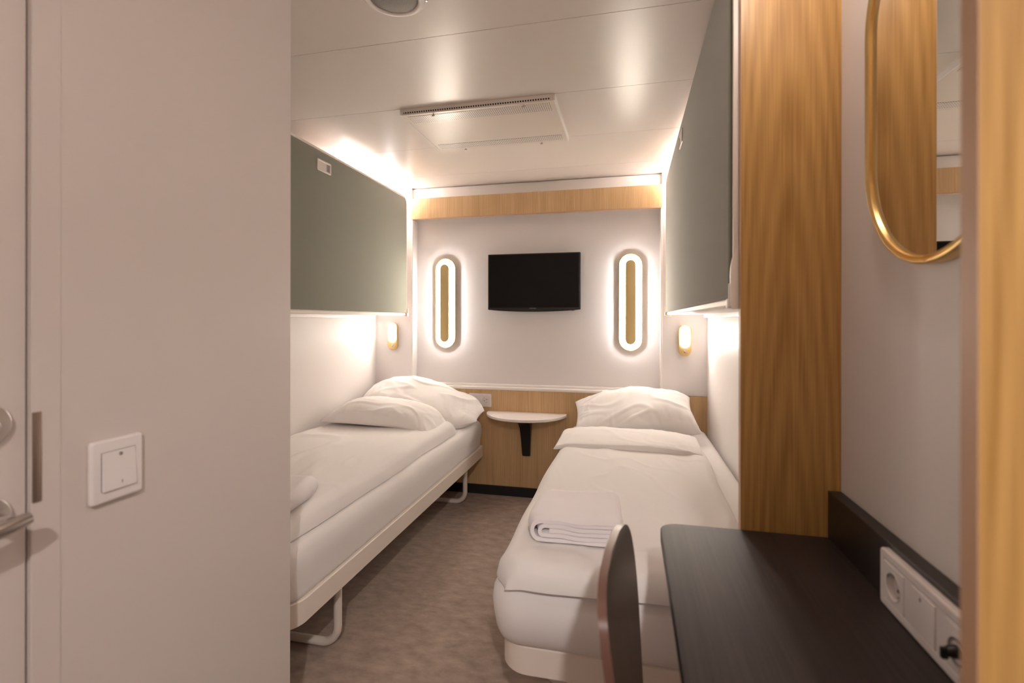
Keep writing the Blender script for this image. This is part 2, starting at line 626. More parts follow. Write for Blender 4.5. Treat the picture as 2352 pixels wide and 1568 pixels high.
# ------------------------------------------------------------------ ceiling fittings
hx0, hx1, hy0, hy1 = -0.985, -0.293, 2.0245, 2.5165
ht = thing('ceiling_hatch', ((hx0 + hx1) / 2, (hy0 + hy1) / 2, H), 'white ceiling service hatch with two perforated bands, mounted above the gap between beds', 'hatch')
M_HATCHF = dots('hatch_slots', (0.70, 0.63, 0.56), (0.012, 0.010, 0.009), 'X', 'Z', 0.0108, 0.0100, 0.30, square=True,
                win=((-0.33, 0.325), (-0.0200, -0.0100)))
# pressed tray
zt = H - 0.023
bm = bmesh.new()
lp0 = rrect((hx1 - hx0) / 2, (hy1 - hy0) / 2, 0.004, 2, (hx0 + hx1) / 2, (hy0 + hy1) / 2)
lp1 = rrect((hx1 - hx0) / 2 - 0.004, (hy1 - hy0) / 2 - 0.010, 0.004, 2, (hx0 + hx1) / 2, (hy0 + hy1) / 2)
loft(bm, [[(x, y, H + 0.002) for x, y in lp0], [(x, y, zt) for x, y in lp1]])
obj('tray', bm, M_HATCHF, ht, smooth=20)
M_HATCHB = dots('hatch_perforation', (0.72, 0.66, 0.615), (0.10, 0.085, 0.075), 'X', 'Y', 0.0092, 0.0118, 0.26, rough=0.30)
ym = (hy0 + hy1) / 2
obj('perforated_band', B(hx0 + 0.026, hx1 - 0.026, hy0 + 0.030, hy0 + 0.100, zt - 0.0012, zt + 0.001), M_HATCHB, ht, smooth=0)
obj('perforated_band', B(hx0 + 0.026, hx1 - 0.026, hy1 - 0.098, hy1 - 0.030, zt - 0.0012, zt + 0.001), M_HATCHB, ht, smooth=0)
obj('side_lip', B(hx1 - 0.006, hx1 - 0.001, hy0 + 0.005, hy1 - 0.004, zt - 0.002, H), M_WHITE, ht, smooth=0)
obj('side_lip', B(hx0 + 0.001, hx0 + 0.005, hy0 + 0.005, hy1 - 0.004, zt - 0.002, H), M_WHITE, ht, smooth=0)
for x, y in ((-0.835, hy0 + 0.024), (-0.43, hy0 + 0.024), (-0.835, hy1 - 0.018), (-0.43, hy1 - 0.018)):
    bm = tube(bmesh.new(), [(x, y, zt + 0.001), (x, y, zt - 0.010)], 0.0028, 8)
    box(bm, x - 0.007, x + 0.007, y - 0.0012, y + 0.0012, zt - 0.011, zt - 0.004, 0.001)
    obj('wing_screw', bm, M_STEEL, ht)

M_GRILLE = dots('speaker_grille', (0.34, 0.30, 0.26), (0.035, 0.03, 0.026), 'X', 'Y', 0.0042, 0.0042, 0.33, rough=0.5, stagger=True)
sx, sy, sr = -0.657, 1.312, 0.090
sp = thing('ceiling_speaker', (sx, sy, H), 'round white ceiling loudspeaker with a fine metal grille', 'speaker')
bm = bmesh.new()
prof = [(sr, H + 0.002), (sr, H - 0.004), (sr - 0.008, H - 0.009), (sr - 0.018, H - 0.010), (sr - 0.022, H - 0.007), (sr - 0.022, H + 0.002)]
rings = [[(sx + r * math.cos(2 * PI * k / 64), sy + r * math.sin(2 * PI * k / 64), z) for k in range(64)] for r, z in prof]
loft(bm, rings, False, False)
obj('rim', bm, M_WHITE, sp, smooth=60)
bm = bmesh.new()
rr = [(0.068 * math.cos(PI / 2 * t / 8), H - 0.006 - 0.006 * math.sin(PI / 2 * t / 8)) for t in range(8)]
loft(bm, [[(sx + r * math.cos(2 * PI * k / 64), sy + r * math.sin(2 * PI * k / 64), z) for k in range(64)] for r, z in rr], False, True)
obj('grille', bm, M_GRILLE, sp, smooth=60)
obj('clip', B(sx + 0.083, sx + 0.093, sy + 0.026, sy + 0.034, H - 0.008, H + 0.001, bev=0.001), M_STEEL, sp)


# ------------------------------------------------------------------ wall sconces and reading lamps
def sconce(cx, cz, label):
    t = thing('wall_sconce', (cx, DB, cz - 0.315), label, 'wall lamp', 'brass oval sconces on the back wall')
    xf = face_y(DB, cx, cz)
    bm = slab(bmesh.new(), 0.066, 0.306, 0.066, 0, 0.0245, 0.0, n=12, xf=xf)
    obj('base', bm, M_BRASS, t)
    bm = slab(bmesh.new(), 0.0755, 0.3155, 0.0755, 0.0240, 0.0275, 0.001, n=16, xf=xf)
    obj('backing_plate', bm, M_BRASS, t)
    bm = ringplate(bmesh.new(), 0.0755, 0.3155, 0.0755, 0.0075, 0.0270, 0.0300, 16, xf, e=0.0012)
    obj('rim', bm, M_BRASS, t, smooth=50)
    bm = ringplate(bmesh.new(), 0.0610, 0.3010, 0.0610, 0.0300, 0.0270, 0.0375, 16, xf)
    obj('collar', bm, M_BRASS, t, smooth=50)
    bm = ringplate(bmesh.new(), 0.0610, 0.3010, 0.0610, 0.0300, 0.0378, 0.0425, 16, xf)
    obj('diffuser_edge', bm, M_SCONCES, t, smooth=50)
    bm = ringplate(bmesh.new(), 0.0618, 0.3018, 0.0618, 0.0310, 0.0426, 0.0442, 16, xf, e=0.0008)
    obj('diffuser_ring', bm, M_SCONCE, t, smooth=50)
    bm = slab(bmesh.new(), 0.0325, 0.2725, 0.0325, 0.0270, 0.0465, 0.0012, n=16, xf=xf)
    obj('brass_inlay', bm, M_BRASSIN, t)
    return t


sconce(-1.2525, 1.299, 'tall oval brass wall sconce with glowing ring, between the green left berth and the television')
sconce(0.0150, 1.297, 'tall oval brass wall sconce with glowing ring, between the television and the green right berth')


def reading_lamp(cx, cz, label):
    t = thing('reading_lamp', (cx, D, cz - 0.098), label, 'reading lamp', 'small bedside reading lamps')
    xf = face_y(D, cx, cz)
    bm = slab(bmesh.new(), 0.0385, 0.098, 0.0385, 0, 0.022, 0.004, n=12, xf=xf)
    obj('lamp_body', bm, M_BRASSP, t)
    xf2 = face_y(D, cx, cz + 0.024)
    bm = slab(bmesh.new(), 0.028, 0.067, 0.028, 0.020, 0.027, 0.004, n=12, xf=xf2)
    obj('diffuser', bm, M_READ, t)
    xf3 = face_y(D, cx, cz - 0.070)
    bm = slab(bmesh.new(), 0.0075, 0.0075, 0.0075, 0.020, 0.025, 0.0015, n=8, xf=xf3)
    obj('push_button', bm, M_STEEL, t)
    return t


reading_lamp(-1.624, 1.068, 'small lit brass reading lamp over the pillow of the left bed')
reading_lamp(0.3415, 1.056, 'small lit brass reading lamp over the pillow of the right bed')

# ------------------------------------------------------------------ television
tx0, tx1, tz0, tz1 = -0.927, -0.3025, 1.2505, 1.625
tv = thing('television', ((tx0 + tx1) / 2, DB, tz0), 'black flat-screen television mounted on the back wall between the brass sconces', 'television')
xf = face_y(D, (tx0 + tx1) / 2, (tz0 + tz1) / 2)
hw, hh = (tx1 - tx0) / 2, (tz1 - tz0) / 2
bm = slab(bmesh.new(), hw, hh, 0.004, -0.030, 0.0, 0.002, n=3, xf=xf)
obj('housing', bm, M_BLACK, tv)
bm = slab(bmesh.new(), hw - 0.010, hh - 0.011, 0.001, 0.0, 0.0008, 0.0, n=2, xf=face_y(D, (tx0 + tx1) / 2, (tz0 + tz1) / 2 + 0.003))
obj('screen', bm, M_SCREEN, tv, smooth=0)
bm = bmesh.new()
n_ = 24
arc = [(-hw * 0.97 + 2 * hw * 0.97 * i / n_, -hh - 0.014 * (1 - (2 * i / n_ - 1) ** 2) ** 0.8) for i in range(n_ + 1)]
prism(bm, arc + [(hw * 0.97, -hh + 0.004), (-hw * 0.97, -hh + 0.004)], -0.022, -0.001, xf)
obj('lower_bezel', bm, M_BLACK, tv, smooth=30)
obj('sensor', B(tx1 - 0.060, tx1 - 0.040, D, D + 0.012, tz0 - 0.007, tz0 + 0.002, bev=0.001), M_BLACK, tv)
bm = slab(bmesh.new(), 0.10, 0.10, 0.004, -(DB - D), -0.028, 0.0, n=3, xf=xf)
obj('wall_mount', bm, M_BLACK, tv)


def text_mesh(body, size, xf, parent, name, m, depth=0.0004):
    cu = bpy.data.curves.new('t', 'FONT')
    cu.body = body
    cu.size = size
    cu.align_x = 'CENTER'
    cu.align_y = 'CENTER'
    cu.extrude = depth
    cu.resolution_u = 2
    to = bpy.data.objects.new('t', cu)
    C.objects.link(to)
    dg = bpy.context.evaluated_depsgraph_get()
    dg.update()
    me = to.evaluated_get(dg).to_mesh()
    bm = bmesh.new()
    bm.from_mesh(me)
    for v in bm.verts:
        v.co = Vector(xf(v.co))
    bpy.data.objects.remove(to)
    return obj(name, bm, m, parent, smooth=0)


text_mesh('SAMSUNG', 0.0100, face_y(D - 0.001, (tx0 + tx1) / 2 - 0.003, tz0 + 0.0085), tv, 'lettering', M_LOGO)


# ------------------------------------------------------------------ sockets and switches
def socket_plate(t, xf0, hx, hy, mods, z1):
    """cover frame with one square window per module (centres mods)"""
    bm = slab(bmesh.new(), hx - 0.002, hy - 0.002, 0.004, 0, 0.0010, 0.0, n=3, xf=xf0)
    fw = hy - 0.0305
    ringplate(bm, hx, hy, 0.006, fw, 0.0, z1, 6, xf0, e=0.002)
    edges = [-hx + fw] + [q for m_ in mods for q in (m_ - 0.0305, m_ + 0.0305)] + [hx - fw]
    for a, b in zip(edges[0::2], edges[1::2]):
        if b - a > 0.001:
            slab(bm, (b - a) / 2 + 0.0006, 0.0308, 0.0003, 0.0008, z1 - 0.0001, 0, n=2, xf=lambda p, c=(a + b) / 2: xf0((p[0] + c, p[1], p[2])))
    return obj('cover_frame', bm, M_PLASTIC, t, smooth=40)


def rocker(t, xf0, cu, z):
    bm = slab(bmesh.new(), 0.0295, 0.0295, 0.001, 0.001, z, 0.001, n=3, xf=lambda p: xf0((p[0] + cu, p[1], p[2])))
    return obj('rocker', bm, M_PLASTIC, t)


def schuko(t, xf0, cu, z, ang=0.0):
    """square insert with the round dish of a mains socket, pin holes and earth clips"""
    xf = lambda p: xf0((p[0] + cu, p[1], p[2]))
    circ = lambda r, zz: [(r * math.cos(2 * PI * (k + 0.0) / 32), r * math.sin(2 * PI * k / 32), zz) for k in range(32)]
    sq = lambda h_, zz: [(x, y, zz) for x, y in rrect(h_, h_, 0.0012, 7)]
    bm = loft(bmesh.new(), [sq(0.0295, 0.001), sq(0.0295, z - 0.001), sq(0.0287, z), circ(0.0212, z), circ(0.0212, z + 0.0009), circ(0.0198, z + 0.0009), circ(0.0190, 0.0025), circ(0.0004, 0.0025)], False, True, xf)
    d = obj('socket_insert', bm, M_PLASTIC, t, smooth=40)
    for s_ in (-1, 1):
        ca, sa = math.cos(ang), math.sin(ang)
        bm = slab(bmesh.new(), 0.0027, 0.0027, 0.0027, 0.0024, 0.0030, 0, n=6, xf=lambda p: xf((p[0] + s_ * 0.0095 * ca, p[1] + s_ * 0.0095 * sa, p[2])))
        obj('pin_hole', bm, M_BLACK, d)
        bm = slab(bmesh.new(), 0.0018, 0.0018, 0.0005, 0.003, z + 0.0004, 0, n=2, xf=lambda p: xf((p[0] - s_ * 0.0180 * sa, p[1] + s_ * 0.0180 * ca, p[2])))
        obj('earth_clip', bm, M_STEEL, d)
    return d


# light switch on the near wall
t = thing('light_switch', (XN, 0.690, 0.866), 'white square light switch on the near left wall, beside the door', 'light switch')
xf = face_xpos(XN, 0.690, 0.921)
bm = slab(bmesh.new(), 0.0455, 0.0535, 0.006, 0, 0.0115, 0.0045, n=5, xf=xf)
obj('cover_frame', bm, M_PLASTIC, t)
bm = slab(bmesh.new(), 0.0300, 0.0335, 0.001, 0.0110, 0.0119, 0.0, n=2, xf=xf)
obj('groove', bm, M_GROOVE, t, smooth=0)
bm = bmesh.new()
hxr, hyr = 0.0288, 0.0326
v = [xf(p) for p in ((-hxr, -hyr, 0.0165), (hxr, -hyr, 0.0165), (hxr, hyr, 0.0125), (-hxr, hyr, 0.0125), (-hxr, -hyr, 0.010), (hxr, -hyr, 0.010), (hxr, hyr, 0.010), (-hxr, hyr, 0.010))]
v = [bm.verts.new(q) for q in v]
for f in ((0, 1, 2, 3), (4, 7, 6, 5), (0, 4, 5, 1), (1, 5, 6, 2), (2, 6, 7, 3), (3, 7, 4, 0)):
    bm.faces.new([v[i] for i in f])
rk = obj('rocker', bm, M_PLASTIC, t, smooth=0)
bm = ringplate(bmesh.new(), 0.0030, 0.0030, 0.0030, 0.0009, 0.0120, 0.0136, 8, xf=lambda p: xf((p[0] + 0.003, p[1] + 0.0255, p[2])))
bmx = slab(bm, 0.0008, 0.0016, 0.0003, 0.0120, 0.0136, 0, n=2, xf=lambda p: xf((p[0] + 0.003, p[1] + 0.0255, p[2])))
obj('symbol', bm, M_MARK, rk, smooth=0)
bm = slab(bmesh.new(), 0.0006, 0.0028, 0.0003, 0.012, 0.0163, 0, n=2, xf=lambda p: xf((p[0] + 0.003, p[1] - 0.0225, p[2])))
obj('symbol', bm, M_MARK, rk, smooth=0)

# double plate on the dado
t = thing('wall_socket', (-0.982, D, 0.592), 'white double plate with rocker switch and mains socket on the oak dado', 'socket')
xf = face_y(D, -0.982, 0.6375)
socket_plate(t, xf, 0.0800, 0.0445, (-0.0385, 0.0385), 0.0095)
rocker(t, xf, -0.0385, 0.0118)
schuko(t, xf, 0.0385, 0.0110, ang=0.5)

# ------------------------------------------------------------------ half-moon wall table
t = thing('wall_table', (-0.658, D, 0.275), 'white half-moon wall table on a black bracket between the beds', 'table')
R_ = 0.268
out = [(-0.658 + R_ * math.cos(a), D - R_ * 0.96 * math.sin(a)) for a in [PI * i / 40 for i in range(41)]]
bm = bmesh.new()
zt0, zt1 = 0.547, 0.567
cxm, cym = -0.658, D - 0.1
loops = []
for k_, z in ((0.985, zt0), (1.0, zt0 + 0.003), (1.0, zt1 - 0.003), (0.985, zt1)):
    loops.append([(cxm + (x - cxm) * k_, D - (D - y) * k_, z) for x, y in out])
loft(bm, loops)
obj('tabletop', bm, M_TABLE, t, smooth=40)
pr = [(0.0, 0.55), (0.17, 0.55), (0.17, 0.535), (0.10, 0.515), (0.052, 0.47), (0.034, 0.40), (0.028, 0.30), (0.020, 0.280), (0.0, 0.275)]
bm = bmesh.new()
wl = lambda z: 0.026 + 0.012 * smooth(0.28, 0.54, z)
a_ = [bm.verts.new((-0.658 - wl(z), D - d, z)) for d, z in pr]
b_ = [bm.verts.new((-0.658 + wl(z), D - d, z)) for d, z in pr]
k_ = len(pr)
for i in range(k_):
    j = (i + 1) % k_
    bm.faces.new((a_[i], a_[j], b_[j], b_[i]))
bm.faces.new(a_)
bm.faces.new(b_[::-1])
bmesh.ops.bevel(bm, geom=[e for e in bm.edges], offset=0.003, segments=2, affect='EDGES')
obj('bracket', bm, M_BLACK, t)


# ------------------------------------------------------------------ upper berths folded to the walls
def berth(side, x_face, x_wall, y0, y1, z0, ztop, label):
    """side +1: green face looks towards +X (left berth); -1: towards -X"""
    t = thing('folding_berth', ((x_face + x_wall) / 2, (y0 + y1) / 2, z0), label, 'upper berth', 'folded upper berths')
    s = side
    xb = x_face - s * 0.012
    yc, zc = (y0 + y1) / 2, (z0 + ztop) / 2
    hy, hz = (y1 - y0) / 2, (ztop - z0) / 2
    xf = (lambda p: (xb + s * p[2], yc + p[0], zc + p[1]))
    dep = abs(xb - x_wall)
    rs = (0.055, 0.055, 0.012, 0.012)
    # rounded-corner frame seen as a white border, tub behind it
    bm = bmesh.new()
    loops = []
    for ins, z in ((0.02, -dep * 0.55), (0.004, -0.05), (0.0, -0.04), (0.0, 0.0), (0.003, 0.003), (0.013, 0.003), (0.014, -0.002)):
        loops.append([(x, y, z) for x, y in rrect(hy - ins, hz - ins, [max(q - ins, 0.002) for q in rs], 8)])
    loft(bm, loops, xf=xf)
    fr_ = obj('berth_frame', bm, M_RAIL, t, smooth=40)
    bm = slab(bmesh.new(), hy - 0.016, hz - 0.017, [max(q - 0.015, 0.003) for q in rs], -0.004, 0.011, 0.006, n=8, xf=xf)
    obj('fabric_panel', bm, M_GREEN, t, smooth=60)
    # lower edge tray and hinge beam along the wall
    zb = z0
    bm = B(min(xb, x_wall), max(xb, x_wall) - 0.0, y0 + 0.03, y1 - 0.012, zb + 0.002, zb + 0.03)
    obj('under_tray', bm, M_WHITE, t, smooth=0)
    bm = B(min(x_wall, x_wall + s * 0.03), max(x_wall, x_wall + s * 0.03), y0 + 0.01, y1, zb - 0.018, zb + 0.02, bev=0.003)
    obj('hinge_beam', bm, M_WHITE, t)
    # corner brackets on the lower corners
    for yy in (y1 + 0.001, y0 - 0.001):
        sg = 1 if yy > yc else -1
        bm = bmesh.new()
        box(bm, min(xb - s * 0.02, xb + s * 0.016), max(xb - s * 0.02, xb + s * 0.016), min(yy - sg * 0.022, yy), max(yy - sg * 0.022, yy), zb - 0.006, zb + 0.016, 0.003)
        box(bm, min(xb - s * 0.02, xb + s * 0.014), max(xb - s * 0.02, xb + s * 0.014), min(yy - sg * 0.006, yy), max(yy - sg * 0.006, yy), zb, zb + 0.050, 0.0025)
        obj('corner_bracket', bm, M_RAIL, t)
    return t, xb


tL, xb = berth(1, -1.480, XL, 1.22, 3.178, 1.212, 2.032, 'left upper berth folded to the wall, green fabric underside with a silver recessed handle')


def berth_handle(t, s, xs, y, z):
    xf = (lambda p: (xs + s * p[2], y + p[0], z + p[1]))
    bm = ringplate(bmesh.new(), 0.058, 0.029, 0.007, 0.010, 0.0, 0.005, 4, xf, e=0.002)
    h = obj('recessed_handle', bm, M_SILVER, t, smooth=50)
    bm = slab(bmesh.new(), 0.050, 0.021, 0.004, -0.001, 0.0012, 0.0, n=3, xf=xf)
    obj('recess', bm, M_GROOVE, h, smooth=0)
    bm = slab(bmesh.new(), 0.033, 0.020, 0.003, 0.0, 0.0038, 0.0015, n=3, xf=lambda p: xf((p[0] - 0.015, p[1] - 0.001, p[2])))
    obj('grip_flap', bm, M_SILVER, h)


berth_handle(tL, 1, -1.480 - 0.001, 2.203, 1.945)
tR, xb = berth(-1, 0.2215, XR, 1.20, 3.178, 1.214, 2.052, 'right upper berth folded to the wall beside the oak panel, green fabric underside')
berth_handle(tR, -1, 0.2215 + 0.001, 2.25, 1.962)
# plastic cover and end upright where the right berth meets the oak panel
bm = bmesh.new()
pts = [(0.262, 1.360)] + [(0.262 - 0.040 * math.sin(PI / 2 * i / 8), 1.360 - 0.075 * (1 - math.cos(PI / 2 * i / 8))) for i in range(1, 9)] + [(0.222, 1.214), (0.226, 1.206), (0.262, 1.206)]
prism(bm, pts, 1.1875, 1.199, lambda p: (p[0], p[2], p[1]))
obj('end_cover', bm, M_RAIL, tR, smooth=30)
obj('end_upright', B(0.2275, 0.262, 1.1892, 1.2005, 1.30, 2.07, bev=0.002), M_RAIL, tR)

# ------------------------------------------------------------------ lower beds
BL = (-1.755, -0.955)
BR = (-0.330, 0.470)
BY0, BY1 = 1.262, 3.236
ZR0, ZR1 = 0.259, 0.334
MT = 0.512        # top of the mattress


def bed(x0, x1, label):
    cx, cy = (x0 + x1) / 2, (BY0 + BY1) / 2
    hx, hy = (x1 - x0) / 2, (BY1 - BY0) / 2
    t = thing('bed_frame', (cx, cy, 0), label, 'bed', 'cream steel bed frames')
    rs = (0.02, 0.02, 0.075, 0.075)
    bm = bmesh.new()
    loops = []
    for ins, z in ((0.022, ZR0), (0.003, ZR0), (0.0, ZR0 + 0.003), (0.0, ZR1 - 0.003), (0.003, ZR1), (0.022, ZR1)):
        loops.append([(x, y, z) for x, y in rrect(hx - ins, hy - ins, [max(q - ins, 0.002) for q in rs], 8, cx, cy)])
    rings = [[bm.verts.new(p) for p in l] for l in loops]
    rings.append(rings[0])
    m_ = len(rings[0])
    for a, b in zip(rings, rings[1:]):
        for i in range(m_):
            j = (i + 1) % m_
            bm.faces.new((a[i], a[j], b[j], b[i]))
    obj('side_rail', bm, M_RAIL, t, smooth=40)
    bm = bmesh.new()
    for k in range(14):
        y = BY0 + 0.09 + k * (BY1 - BY0 - 0.18) / 13
        box(bm, x0 + 0.015, x1 - 0.015, y - 0.03, y + 0.03, ZR1 - 0.034, ZR1 - 0.018)
    obj('slatted_base', bm, M_RAIL, t, smooth=0)
    for y in (1.600, 3.035):
        bm = bmesh.new()
        i_ = 0.062
        pts = [(x1 - i_, y, ZR0 + 0.02), (x1 - i_, y, 0.0155), (x0 + i_, y, 0.0155), (x0 + i_, y, ZR0 + 0.02)]
        tube(bm, fillet(pts, 0.065, 10), 0.0150, 14)
        obj('leg_loop', bm, M_RAIL, t, smooth=60)
    return t


bed(*BL, 'cream steel bed frame with tube legs along the left wall')
bed(*BR, 'cream steel bed frame with rounded foot end under the right mattress')


def mattress(x0, x1, label, grow=0.012):
    cx, cy = (x0 + x1) / 2, 0
    hx = (x1 - x0) / 2
    y0, y1 = BY0 - 0.052, BY1 - 0.012
    hy, cy = (y1 - y0) / 2, (y0 + y1) / 2
    bm = bmesh.new()
    loops = []
    n_ = 12
    rs = (0.04, 0.04, 0.085, 0.085)
    z0, z1 = ZR1 + 0.001, MT
    # bulging side profile
    prof = [(0.016, z0), (0.0125, z0 + 0.003), (0.0105, z0 + 0.016), (0.009, z0 + 0.045), (0.003, z0 + 0.085), (0.0, z0 + 0.115), (0.004, z1 - 0.035), (0.014, z1 - 0.014), (0.030, z1 - 0.004), (0.055, z1), (0.12, z1 + 0.001)]
    for ins, z in prof:
        q = rrect(hx - ins, hy - ins, [max(r - ins, 0.004) for r in rs], n_, cx, cy)
        loops.append([(x, y + max(0.0, (0.05 - (z - z0)) / 0.05) * 0.040 * smooth(0.3, 0.0, y - y0), z) for x, y in q])
    loft(bm, loops)
    m = obj('mattress', bm, M_SHEET, smooth=70)
    return tag(m, label, 'mattress', 'single mattresses in white fitted sheets')


mattress(BL[0] + 0.004, BL[1] + 0.002, 'mattress in white fitted sheet on the left bed frame')
mattress(BR[0] - 0.022, BR[1] - 0.004, 'mattress in white fitted sheet on the right bed frame, foot end facing the chair')


# ------------------------------------------------------------------ bedding
def duvet(name, x0, x1, y0, y1, th, seed, label, foot_drop=0.0, side_drop=0.0, left_r=0.05, head_flat=0.0, amp=1.0, skew=0.0):
    """soft quilt lying on the mattress: y0 foot end, y1 head end. side_drop sags the left edge (over the mattress edge)"""
    nu, nv = 90, 190

    def P(u, v):
        wob0 = 0.010 * nz(v * 5, seed, 3.1)
        wob1 = 0.012 * nz(v * 4, seed, 7.7)
        xa, xb_ = x0 + wob0, x1 + wob1 + skew * v
        xa += 0.045 * (1 - smooth(0, 0.11, v * (y1 - y0))) ** 2
        x = xa + (xb_ - xa) * u
        y = y0 + (y1 - y0) * v + 0.012 * nz(u * 4, seed, 1.3) * (1 - v)
        return x, y

    def edge(u, v):
        W, L = x1 - x0, y1 - y0
        d = min(u * W, (1 - u) * W, v * L, (1 - v) * L)
        dx = min(u * W, (1 - u) * W)
        dy = min(v * L, (1 - v) * L)
        f = lambda d_, r: 1.0 if d_ >= r else math.sqrt(max(0.0, 1 - (1 - d_ / r) ** 2))
        return f(dx, left_r) * f(dy, 0.045)

    def base(x, y):
        z = MT + 0.003
        # follow the rounded mattress edges
        return z

    def drop(u, v):
        z = 0.0
        dl = u * (x1 - x0)
        if side_drop > 0:
            z -= side_drop * (1 - smooth(0, 0.07, dl)) ** 1.5
        if foot_drop > 0:
            z -= foot_drop * (1 - smooth(0, 0.07, v * (y1 - y0))) ** 1.5
        return z

    def top(u, v):
        x, y = P(u, v)
        e = edge(u, v)
        wv = 0.0045 * nz(x * 5 + seed, y * 3.0, 0.3) + 0.006 * nz(x * 2.2, y * 1.6 + seed, 4.0)
        wr = max(0, ridge(x * 3.2 + 0.6 * nz(x * 2, y * 2, seed), y * 1.7, seed) - 0.72) * 0.022
        wr += max(0, ridge(x * 7 + y * 2.2, y * 3.1 - x, seed + 5) - 0.78) * 0.010
        # fuller, wavier towards the foot hem
        hem = math.exp(-((v * (y1 - y0) - 0.07) / 0.06) ** 2)
        wv += hem * (0.030 * nz(x * 11, seed + y * 6, 2.2) + 0.008)
        z = base(x, y) + drop(u, v) + e * (th + (wv + wr) * amp)
        return (x, y, z)

    def bot(u, v):
        x, y = P(u, v)
        return (x, y, base(x, y) + drop(u, v) - 0.0005)
    bm = bmesh.new()
    shell(bm, nu, nv, top, bot)
    o = obj(name, bm, M_LINEN, smooth=180)
    return tag(o, label, 'duvet', 'white duvets')


def cushion(bm, W, L, T, seed, xf, nu=72, nv=56, pinch=0.10, flat=0.45, wr=1.0, droop=0.0, pw=0.5, bias=0.0, tip=0.0):
    """filled bag with pinched corners and seam wrinkles"""
    def XY(u, v):
        a, b = 2 * u - 1, 2 * v - 1
        x = W / 2 * a * (1 - pinch * (1 - b * b) * a * a)
        y = L / 2 * b * (1 - pinch * (1 - a * a) * b * b) * (1 - tip * abs(a) ** 5)
        return a, b, x, y

    def th(a, b):
        q = max(0.0, (1 - abs(a) ** 2.4)) ** pw * max(0.0, (1 - abs(b) ** 2.4)) ** pw
        return q

    def wrk(a, b, x, y):
        r = math.atan2(b, a)
        rim = smooth(0.35, 0.95, max(abs(a), abs(b)))
        z = 0.010 * nz(x * 6 + seed, y * 6, seed) + 0.012 * nz(x * 3, y * 3 + seed, 1.0)
        # folds run in from the seams
        z += 0.009 * max(0, ridge(x * 16 + 2 * nz(x * 4, y * 4, seed), y * 3.5, seed) - 0.55) * rim
        z += 0.011 * max(0, ridge(x * 4.0 - y * 3 + seed, y * 9 + 2 * nz(x * 3, y * 3, seed + 2), seed + 9) - 0.6)
        return z * wr

    def top(u, v):
        a, b, x, y = XY(u, v)
        q = th(a, b)
        z = T * (1 - flat) * q * (1 + bias * a) + wrk(a, b, x, y) * min(1, q * 2.2) - droop * (abs(a) ** 3)
        return xf((x, y, z))

    def bot(u, v):
        a, b, x, y = XY(u, v)
        q = th(a, b)
        z = -T * flat * q - droop * (abs(a) ** 3) - 0.002
        return xf((x, y, z))
    shell(bm, nu, nv, top, bot)
    return bm


def place(loc, rx=0.0, ry=0.0, rz=0.0):
    m = Matrix.Translation(loc) @ Matrix.Rotation(rz, 4, 'Z') @ Matrix.Rotation(ry, 4, 'Y') @ Matrix.Rotation(rx, 4, 'X')
    return lambda p: tuple(m @ Vector(p))


# pillows propped against the oak dado
bm = cushion(bmesh.new(), 0.81, 0.42, 0.212, 2.3, place((-1.312, 3.035, 0.634), math.radians(17), math.radians(6.5), math.radians(-2)), droop=0.015, bias=-0.40, tip=0.66, pinch=0.03, wr=1.7)
p = obj('pillow', bm, M_LINEN, smooth=180)
tag(p, 'plump white pillow on the left bed, against the oak dado under the lit reading lamp', 'pillow', 'white pillows')
bm = cushion(bmesh.new(), 0.70, 0.45, 0.195, 8.1, place((0.030, 3.010, 0.634), math.radians(20), math.radians(-4), math.radians(2)), droop=0.02, bias=0.25, tip=0.12, pinch=0.06, wr=1.5)
p = obj('pillow', bm, M_LINEN, smooth=180)
tag(p, 'plump white pillow on the right bed, beside the half-moon wall table', 'pillow', 'white pillows')

dl = duvet('duvet', BL[0] + 0.012, -0.985, 1.25, 2.80, 0.060, 3.7, 'white duvet with puffy turned-back top on the left bed', amp=1.2)
dr_ = duvet('duvet', -0.343, 0.335, 1.205, 2.60, 0.050, 11.2, 'white duvet with flat turned-down top covering the right bed to its foot', foot_drop=0.0, side_drop=0.008, amp=0.9, skew=0.03)


def fold(W, L, T, seed, xf, name, parent, pinch=0.04, pw=0.42, droop=0.0, wr=1.0, tip=0.0, bend=(0, 0)):
    f0 = xf

    def xf(p):
        q = max(0.0, p[0] / (W / 2)) ** 3
        return f0((p[0], p[1] - bend[0] * q, p[2] - bend[1] * q))
    bm = cushion(bmesh.new(), W, L, T, seed, xf, pinch=pinch, flat=0.25, wr=wr, pw=pw, droop=droop, tip=tip)
    return obj(name, bm, M_LINEN, parent, smooth=180)


fold(0.70, 0.36, 0.130, 5.2, place((-1.375, 2.715, 0.612), math.radians(4), math.radians(3), math.radians(5)), 'turned_back_top', dl, droop=0.02, wr=1.3, tip=0.10, bend=(0.12, 0.045))
fold(0.70, 0.36, 0.036, 15.2, place((-0.003, 2.585, 0.575), math.radians(1.5), 0, math.radians(-1.5)), 'turned_down_top', dr_, pinch=0.0, pw=0.2, droop=0.022, wr=0.55, tip=0.06)


